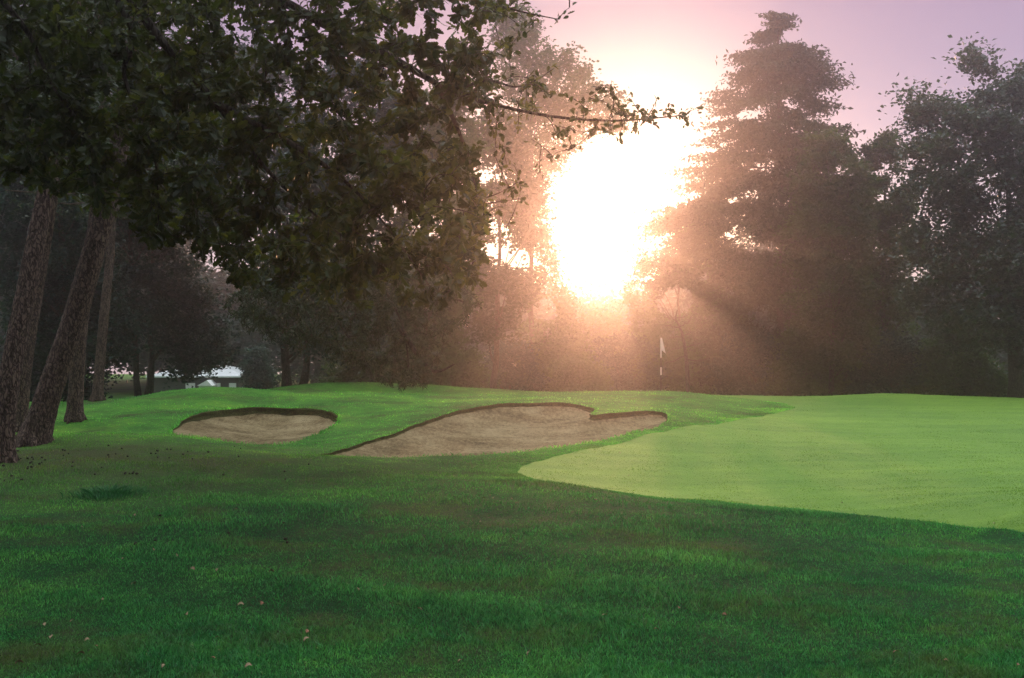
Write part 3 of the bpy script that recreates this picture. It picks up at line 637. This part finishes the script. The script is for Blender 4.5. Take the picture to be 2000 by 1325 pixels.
    for i in order:
        e = tg[i]; s = NN[np.argmin(((NN - e) ** 2).sum(1))]; v = e - s; L = np.linalg.norm(v) + 1e-6
        if L > .9 and i < NT: e = s + v / L * (.9 + .35 * r.uniform()) if L < 2.2 else e
        v = e - s; L = np.linalg.norm(v) + 1e-6
        mid = (s + e) / 2 + r.normal(size=3) * .06 * L + np.array([0, 0, .05 * L]); P = spline([s, mid, e], 4)
        t.tube(P, np.linspace(.004 + .006 * L, .002, len(P)), 5); NN = np.vstack([NN, e[None], mid[None]])
        far = e[0] > -.25 - b[0]; n = int(r.integers(7, 12) if far else r.integers(17, 28)) if i < NT else 16
        f = np.clip(1.05 - np.abs(r.normal(size=n)) * .28 / max(L, .35), .1, 1.05)[:, None]
        p = s * (1 - f) + e * f + r.normal(size=(n, 3)) * .02
        d = (v / L)[None] * .7 + rand_dirs(r, n) * .85 + np.array([0, 0, -.28]); d /= np.linalg.norm(d, axis=1)[:, None]
        sc = (.72 if far else 1.0) if i < NT else 1.7
        LP.append(p); LA.append(d); LN.append(np.full(n, sc)); LR.append(np.clip(r.uniform(0, .55) + r.uniform(0, .45, n), 0, 1))
    p = np.concatenate(LP); a = np.concatenate(LA); sc = np.concatenate(LN); rv = np.concatenate(LR); n = len(p)
    nn = rand_dirs(r, n) + np.array([0, -.15, .55]); s = np.cross(a, nn); s /= np.linalg.norm(s, axis=1)[:, None] + 1e-9; u = np.cross(s, a)
    Lf = (r.uniform(.042, .112, n) * sc)[:, None, None]; k = len(shp)
    curl = r.uniform(-.25, .45, n)[:, None, None]; fold = r.uniform(.1, .55, n)[:, None, None]
    T = shp[:, 0][None, :, None]; Wd = shp[:, 1][None, :, None] * .85
    spine = p[:, None] + a[:, None] * Lf * (T + .15) - u[:, None] * Lf * curl * T * T
    lft = spine + s[:, None] * Wd * Lf + u[:, None] * Wd * Lf * fold
    rgt = spine - s[:, None] * Wd * Lf + u[:, None] * Wd * Lf * fold
    V = np.concatenate([spine, lft, rgt], 1).reshape(-1, 3); base = (np.arange(n) * 3 * k)[:, None]
    q = np.arange(k - 1)[None]
    f1 = np.stack([base + q, base + q + 1, base + k + q + 1, base + k + q], -1).reshape(-1, 4)
    f2 = np.stack([base + q + 1, base + q, base + 2 * k + q, base + 2 * k + q + 1], -1).reshape(-1, 4)
    m.add(V, [f1, f2], np.repeat(rv, 3 * k))
    t.build("trunk", BARK, root, smooth=True); m.build("crown", OAKLEAF, root)
big_oak()

# dead sapling behind the flag
def dead_sapling():
    r = np.random.default_rng(13); d = 50.0; b = at(1342, 770, d); b[2] = gz(b[0], d)
    root = empty("dead_sapling", b, "bare dead sapling with crooked branches behind the flagstick", "tree", None)
    t = MB(); P = spline([at(*q) - b for q in [(1343,800,d),(1343,740,d),(1339,690,d),(1333,655,d),(1326,635,d),(1320,622,d),(1323,606,d)]], 6)
    t.tube(P, np.linspace(.11, .025, len(P)), 8, rough=.05)
    for y0, tgt in [(700,(1300,712)),(702,(1395,698)),(657,(1300,660)),(655,(1352,650)),(637,(1352,620)),(624,(1300,622)),(623,(1345,615)),(676,(1306,690)),(680,(1380,668)),(640,(1300,634))]:
        i = int(np.argmin(np.abs(P[:, 2] - (at(0, y0, d)[2] - b[2])))); e = at(tgt[0], tgt[1], d) - b; e[1] += r.uniform(-.8, .8)
        Q = wobble(P[i], e, 8, .05, r); t.tube(Q, np.linspace(.035, .008, 8), 5)
        for k in range(3):
            s = Q[3 + k]; t.tube(wobble(s, s + np.array([r.uniform(-.35, .35), r.uniform(-.3, .3), r.uniform(.0, .4)]), 5, .03, r), np.linspace(.014, .005, 5), 4)
    t.build("trunk", BARK, root, smooth=True)
dead_sapling()

# ------------------------------------------------------------------ flagstick, house
def flagstick():
    d = 43.0; x = (1291 - CX) / F * d; z = gz(x, d)
    root = empty("flagstick", (x, d, z), "white and black striped flagstick with a white pennant on the green", "flagstick")
    top = at(1291, 661, d)[2] - z; s = top / 2.15
    W_, K_ = plain("white_gloss_paint", (0.8, 0.8, 0.8), 0.4, .04), plain("black_gloss_paint", (0.02, 0.02, 0.022), 0.4, .1)
    m = MB(); zz = [(0, 'k'), ((768-734)/104*top, 'w'), ((768-719)/104*top, 'k'), ((768-701)/104*top, 'w')]
    lev = [-0.1] + [a[0] for a in zz[1:]] + [top + .02]
    for i in range(4):
        a = np.linspace(0, 2 * np.pi, 12, endpoint=False); rr = .026 if i % 2 else .019
        v = np.concatenate([np.c_[np.cos(a) * rr, np.sin(a) * rr, np.full(12, l)] for l in (lev[i], lev[i + 1])]); q = np.arange(12); k = (q + 1) % 12
        m.add(v, [np.stack([q, k, k + 12, q + 12], -1), np.arange(12)[::-1][None], (np.arange(12) + 12)[None]], mi=i % 2)
    m.build("pole", [K_, W_], root, smooth=False)
    fm = MB(); nu, nv = 10, 14; z1 = top; z0 = top - .58
    fr, bk = [], []
    for i in range(nu):         # limp pennant, folded against the pole, widest near its bottom
        for j in range(nv):
            u = i / (nu - 1); v = j / (nv - 1)
            wv = .03 + .14 * v ** 1.1
            px_ = .02 + u * wv; zz_ = z1 - v * (.50 + .10 * u) + .0
            if v > .85: zz_ += (v - .85) * .25 * (1 - u)
            yy = .035 * math.sin(u * 7 + v * 2) * (.3 + v)
            fr.append((px_, yy - .003, zz_)); bk.append((px_, yy + .003, zz_))
    I, J = np.meshgrid(np.arange(nu - 1), np.arange(nv - 1), indexing='ij'); a = (I * nv + J).ravel()
    fq = np.stack([a, a + nv, a + nv + 1, a + 1], -1); o = nu * nv
    rim = [i * nv for i in range(nu)] + [(nu - 1) * nv + j for j in range(1, nv)] + [i * nv + nv - 1 for i in range(nu - 2, -1, -1)] + [j for j in range(nv - 2, 0, -1)]
    rim = np.array(rim); nx = np.roll(rim, -1)
    fm.add(fr + bk, [fq[:, ::-1], fq + o, np.stack([rim, nx, nx + o, rim + o], -1)])
    M = Mat("white_cloth"); c = M.ramp(M.noise(M.coord(), 9, 3), [(.3, (.74, .74, .76)), (.7, (.84, .84, .85))]); cl = M.pbr(c, .8, .1, transl=(.8, .78, .78), tfac=.45)
    fm.build("flag", cl, root, smooth=True)
flagstick()
def house():
    d = 70.0; x1 = at(474, 735, d)[0]; x0 = x1 - 6.2; ze = at(0, 735, d)[2]; zr = at(0, 715, d)[2]; g = gz(-20, d)
    root = empty("house", ((x0 + x1) / 2, d + 3, g), "low house with a pale shining roof seen under the branches behind the mound", "house"); c = np.array([(x0 + x1) / 2, d + 3, g])
    WALL = plain("grey_render", (.06, .058, .06), .85, .2, 2); TRIM = plain("white_trim", (.78, .78, .78), .5, .05)
    m = MB(); m.box(np.array([x0 + .35, d + .35, g - .2]) - c, np.array([x1 - .35, d + 5.7, ze - .1]) - c); m.build("wall", WALL, root)
    RO = Mat("pale_sheet_roof"); RM = RO.pbr(RO.ramp(RO.noise(RO.coord((1, 6, 1)), 3, 4), [(.3, (.66, .68, .72)), (.7, (.82, .83, .85))]), .28, .6)
    m = MB(); v = np.array([(x0, d, ze), (x1, d, ze), (x1, d + 6, ze), (x0, d + 6, ze), (x0 + 2, d + 3, zr), (x1 - 1.9, d + 3, zr), (x0, d, ze - .09), (x1, d, ze - .09), (x1, d + 6, ze - .09), (x0, d + 6, ze - .09)]) - c
    m.add(v, [np.array([[0, 1, 5, 4], [2, 3, 4, 5], [0, 6, 7, 1], [1, 7, 8, 2], [2, 8, 9, 3], [3, 9, 6, 0], [9, 8, 7, 6]]), np.array([[1, 2, 5], [3, 0, 4]])])
    rf = m.build("roof", RM, root)
    # gabled porch and white window surrounds on the front
    px0, px1, pk = at(384, 0, d - 1)[0], at(414, 0, d - 1)[0], at(0, 743, d - 1)[2]; pe = at(0, 754, d - 1)[2]
    m = MB(); xm = at(404, 0, d - 1)[0]; v = np.array([(px0, d - 1, pe), (px1, d - 1, pe), (xm, d - 1, pk), (px0, d + .34, pe), (px1, d + .34, pe), (xm, d + .34, pk)]) - c
    m.add(v, [np.array([[0, 1, 2], [4, 3, 5]]), np.array([[0, 2, 5, 3], [1, 4, 5, 2], [0, 3, 4, 1]])]); m.build("porch_roof", TRIM, root)
    m = MB(); m.box(np.array([px0 + .1, d - .9, g]) - c, np.array([px1 - .1, d + .33, pe - .004]) - c); m.build("porch", TRIM, root)
    for a, b_ in ((360, 378), (445, 474), (420, 428)):
        m = MB(); m.box(np.array([at(a, 0, d)[0], d + .26, g + .9]) - c, np.array([min(at(b_, 0, d)[0], x1 - .5), d + .345, at(0, 749, d)[2]]) - c); wf = m.build("window", TRIM, root)
        GL = bpy.data.materials.get("window_glass") or Mat("window_glass").pbr((.03, .035, .04), .08, .6)
        m = MB(); m.box(np.array([at(a, 0, d)[0] + .1, d + .24, g + 1.0]) - c, np.array([min(at(b_, 0, d)[0], x1 - .5) - .1, d + .257, at(0, 749, d)[2] - .45]) - c); m.build("pane", GL, wf)
house()

# ------------------------------------------------------------------ cones, fallen leaves, tussock
CONE = plain("cone_brown", (.03, .022, .017), .9, .4, 30); FALL = [plain("fallen_leaf_tan", (.24, .17, .10), .7, .25, 20), plain("fallen_leaf_brown", (.20, .09, .05), .7, .25, 20)]
def cone_mesh():
    m = MB(); r = np.random.default_rng(2)
    a = np.linspace(0, 2 * np.pi, 14, endpoint=False); rows = []
    for i, f in enumerate(np.linspace(0, 1, 8)):
        R = .021 * (math.sin(math.pi * min(1, f * .9 + .08)) ** .7) * (1 + .16 * np.cos(a * 7 + i * math.pi)); rows.append(np.c_[f * .055 - .027 + 0 * a, np.cos(a) * R, np.sin(a) * R + .017])
    i = np.arange(7)[:, None] * 14; j = np.arange(14)[None]; k = (j + 1) % 14
    m.add(np.concatenate(rows), [np.stack([i + j, i + k, i + 14 + k, i + 14 + j], -1).reshape(-1, 4), np.arange(14)[::-1][None], (np.arange(14) + 98)[None]])
    return m.mesh("pine_cone", CONE, True)
def fallen_mesh(mat, seed):
    r = np.random.default_rng(seed); s = oak_leaf_shape(); k = len(s); T = s[:, 0]; Wd = s[:, 1] * .85; L = .065
    z = .012 + .02 * np.sin(T * 3) ; sp = np.c_[(T - .5) * L, 0 * T, z + .008 * r.normal()]
    v = np.concatenate([sp, sp + np.c_[0 * T, Wd * L, .014 * np.ones(k) * r.uniform(-.3, 1.2)], sp + np.c_[0 * T, -Wd * L, .014 * np.ones(k) * r.uniform(-.3, 1.2)]])
    q = np.arange(k - 1); m = MB(); m.add(v, [np.stack([q, q + 1, k + q + 1, k + q], -1), np.stack([q + 1, q, 2 * k + q, 2 * k + q + 1], -1)])
    return m.mesh("fallen_leaf", mat, True)
def ground_px(px, py):
    s = (py - CY) / F; d = np.linspace(4.5, 60, 1600); f = EYE - d * s - ground((px - CX) / F * d, d); i = int(np.argmax(f < 0)); return (px - CX) / F * d[i], d[i]
def scatter(name, me, pts, label, cat, group, r, sc=(.8, 1.3)):
    first = None
    for px, py in pts:
        x, y = ground_px(px, py)
        o = bpy.data.objects.new(name, me) if first is None else first.copy()
        COL.objects.link(o); first = first or o
        s = r.uniform(*sc); o.scale = (s, s, s); o.location = (x, y, gz(x, y) + .012); o.rotation_euler = (r.uniform(-.3, .3), r.uniform(-.3, .3), r.uniform(0, 6.28)); tag(o, label, cat, group)
r = np.random.default_rng(31)
pts = [(r.uniform(5, 90), r.uniform(896, 916)) for _ in range(16)] + [(r.uniform(20, 480), r.uniform(872, 900)) for _ in range(24)] + [(r.uniform(0, 640), r.uniform(885, 945)) for _ in range(18)] + [(240 + r.uniform(0, 30), 927 + r.uniform(-2, 3)) for _ in range(6)] + [(r.uniform(160, 600), r.uniform(1010, 1070)) for _ in range(7)]
scatter("pine_cone", cone_mesh(), pts, "small dark pine cone lying on the dry turf around the pines", "pine cone", "pine cones on the turf", r, (.42, .72))
pts = [(485,1313),(318,1306),(320,1310),(158,1291),(38,1308),(85,1230),(366,1208),(140,1220),(564,1106),(605,1104),(240,1098),(260,1148),(422,1120),(376,1120),(1035,1285),(752,1150),(1075,964),(963,978),(1000,980),(938,1025),(1000,1062),(728,1025),(958,1123),(262,1012),(390,1002),(160,1035),(425,1256),(98,1255),(1228,932),(1210,888),(1610,912),(1500,981),(1645,987),(1942,1029),(700,1160),(600,1260),(820,1200),(900,1300),(1180,1210),(30,1150),(200,1180),(300,1080),(345,1092),(450,1085),(530,1125),(170,1260),(470,1190)]
scatter("fallen_leaf", fallen_mesh(FALL[0], 1), pts, "pale tan fallen leaf lying on the lawn", "fallen leaf", "tan fallen leaves on the lawn", r, (.32, .62))
pts = [(512,1188),(600,1246),(1325,1195),(1416,1209),(957,972),(1485,1190),(1750,1284),(1990,1310),(1848,1300),(188,1272),(22,1232),(73,1270),(460,1000),(415,1295),(1280,1240),(945,978),(1010,987),(1165,981)]
scatter("fallen_leaf", fallen_mesh(FALL[1], 2), pts, "reddish brown fallen leaf lying on the lawn", "fallen leaf", "brown fallen leaves on the lawn", r, (.35, .65))

# ------------------------------------------------------------------ grass blades
def blades(m, r, x, y, hgt, wid, lean=0.5, az=None, tone=None):
    n = len(x); z = ground(x, y) - .004
    a = r.uniform(0, 2 * np.pi, n); b = r.uniform(0, 2 * np.pi, n) if az is None else az
    l = hgt * np.abs(r.normal(lean, .3, n))
    base = np.stack([x, y, z], -1); s = np.stack([np.cos(a), np.sin(a), 0 * a], -1) * (wid / 2)[:, None]
    tip = base + np.stack([np.cos(b) * l, np.sin(b) * l, hgt], -1)
    mid = base + np.stack([np.cos(b) * l * .3, np.sin(b) * l * .3, hgt * .6], -1)
    v = np.stack([base - s, base + s, mid + s * .7, tip, mid - s * .7], 1)
    m.add(v.reshape(-1, 3), np.arange(n * 5).reshape(-1, 5), np.repeat(r.uniform(0, 1, n) if tone is None else tone, 5))
def grow():
    r = np.random.default_rng(77); m = MB(); gm = MB(); N = 420000
    u = r.uniform(0, 1, N); y0, y1 = 4.4, 40.0; y = 1 / (1 / y0 + u * (1 / y1 - 1 / y0)); x = r.uniform(-.54, .54, N) * y
    ok = ~(inside(O1, x, y) | inside(O2, x, y) | inside(O3, x, y)); x, y = x[ok], y[ok]
    tuf = .75 + .5 * np.sin(x * 2.1 + np.sin(y * 1.7) * 2) * np.sin(y * 2.6 + x)
    h = r.uniform(.018, .045, len(x)) * np.clip(tuf, .5, 1.3); h *= np.where(y > 15, .75, 1.0)
    blades(m, r, x, y, h, np.maximum(.0048, .00062 * y) * r.uniform(.7, 1.3, len(x)), .55)
    # the close-mown green has its own very short blades
    N = 170000; u = r.uniform(0, 1, N); y0, y1 = 9.0, 46.0; y = 1 / (1 / y0 + u * (1 / y1 - 1 / y0)); x = r.uniform(-.1, .54, N) * y
    ok = inside(O3, x, y); x, y = x[ok], y[ok]
    blades(gm, r, x, y, r.uniform(.004, .013, len(x)), np.maximum(.004, .0006 * y) * r.uniform(.7, 1.3, len(x)), .7)
    tag(gm.build("green_grass", GREENBLADE), "very short close-mown grass of the putting green", "grass", kind='stuff')
    # a collar of semi-rough, thinning out and darkening away from the green
    seg = np.linalg.norm(np.roll(O3, -1, 0) - O3, axis=1); sm = (O3[:, 1] < 36) & (O3[:, 0] < .6 * O3[:, 1]); pr = seg * sm * (14 / O3[:, 1]) ** 2; k = r.choice(len(O3), 60000, p=pr / pr.sum())
    t = r.uniform(0, 1, len(k))[:, None]; q = O3[k] * (1 - t) + np.roll(O3, -1, 0)[k] * t
    ang = r.uniform(0, 6.283, len(k)); q = q + (np.abs(r.normal(size=len(k))) * .45)[:, None] * np.stack([np.cos(ang), np.sin(ang)], -1)
    ok = ~inside(O3, q[:, 0], q[:, 1]) & ~inside(O2, q[:, 0], q[:, 1]); q = q[ok]; e = np.clip(dist_poly(O3, q[:, 0], q[:, 1]) / .9, 0, 1)
    blades(m, r, q[:, 0], q[:, 1], r.uniform(.012, .022, len(q)) * (1 + .6 * e), np.maximum(.0045, .0006 * q[:, 1]), .6, tone=np.clip(.68 - .3 * e + r.normal(size=len(q)) * .12, 0, 1))
    # longer fringe hanging over the bunker edges and standing along the green
    for O, hh, n in ((O1, .06, 60), (O2, .055, 50), (O3, .03, 26)):
        seg = np.linalg.norm(np.roll(O, -1, 0) - O, axis=1); k = r.choice(len(O), int(seg.sum() * n * 2), p=seg / seg.sum()); t = r.uniform(0, 1, len(k))[:, None]
        p = O[k] * (1 - t) + np.roll(O, -1, 0)[k] * t; c = O.mean(0)
        q = p + r.normal(size=p.shape) * .03
        out = ~inside(O, q[:, 0], q[:, 1]); q = q[out & (q[:, 1] < 46)]
        blades(m, r, q[:, 0], q[:, 1], r.uniform(.5, 1.2, len(q)) * hh, np.full(len(q), .008) * np.maximum(1, q[:, 1] / 16), .9)
    tag(m.build("grass", BLADE), "short green turf of countless blades", "grass", kind='stuff')
    # the one dark tussock in the foreground
    m = MB(); x0, y0 = ground_px(212, 968); n = 1000
    x = x0 + r.normal(size=n) * .2; y = y0 + r.normal(size=n) * .22; x -= x0; y -= y0
    az = np.arctan2(y, x) + r.normal(size=n) * .6; hh = r.uniform(.05, .12, n) * np.exp(-(x ** 2 + y ** 2) / .25)
    n0 = m.n; blades(m, r, x + x0, y + y0, hh, np.full(n, .007), .8, az)
    for v in m.v: v -= np.array([x0, y0, gz(x0, y0)])
    a = np.linspace(0, 6.283, 24, endpoint=False); m.add(np.concatenate([np.c_[np.cos(a) * .3, np.sin(a) * .24, -.03 + 0 * a], np.c_[np.cos(a) * .15, np.sin(a) * .12, .012 + 0 * a], [[0, 0, .018]]]), [np.stack([np.arange(24), (np.arange(24) + 1) % 24, 24 + (np.arange(24) + 1) % 24, 24 + np.arange(24)], -1), np.stack([24 + np.arange(24), 24 + (np.arange(24) + 1) % 24, np.full(24, 48)], -1)], np.zeros(49))
    TB = Mat("tussock_blade"); a_ = TB.ramp(TB.attr(), [(0, (.008, .08, .026)), (1, (.05, .22, .06))]); o = m.build("grass_tussock", TB.pbr(a_, .5, .3, transl=a_, tfac=.3), loc=(x0, y0, gz(x0, y0))); tag(o, "dark unmown tuft of longer grass in the near lawn below the pines", "grass tuft")
grow()

# ------------------------------------------------------------------ haze
def haze():
    m = MB(); m.box((-150, -66, -4.4), (150, 140, 27.0))
    M = bpy.data.materials.new("morning_haze"); M.use_nodes = True; t = M.node_tree; t.nodes.clear()
    v = t.nodes.new('ShaderNodeVolumePrincipled'); v.inputs['Color'].default_value = (1.0, 0.85, 0.93, 1); v.inputs['Density'].default_value = HAZE_DENSITY; v.inputs['Anisotropy'].default_value = HAZE_G
    o = t.nodes.new('ShaderNodeOutputMaterial'); t.links.new(v.outputs[0], o.inputs['Volume'])
    tag(m.build("haze", M), "thin morning haze lying over the whole course", "haze", kind='stuff')
haze()
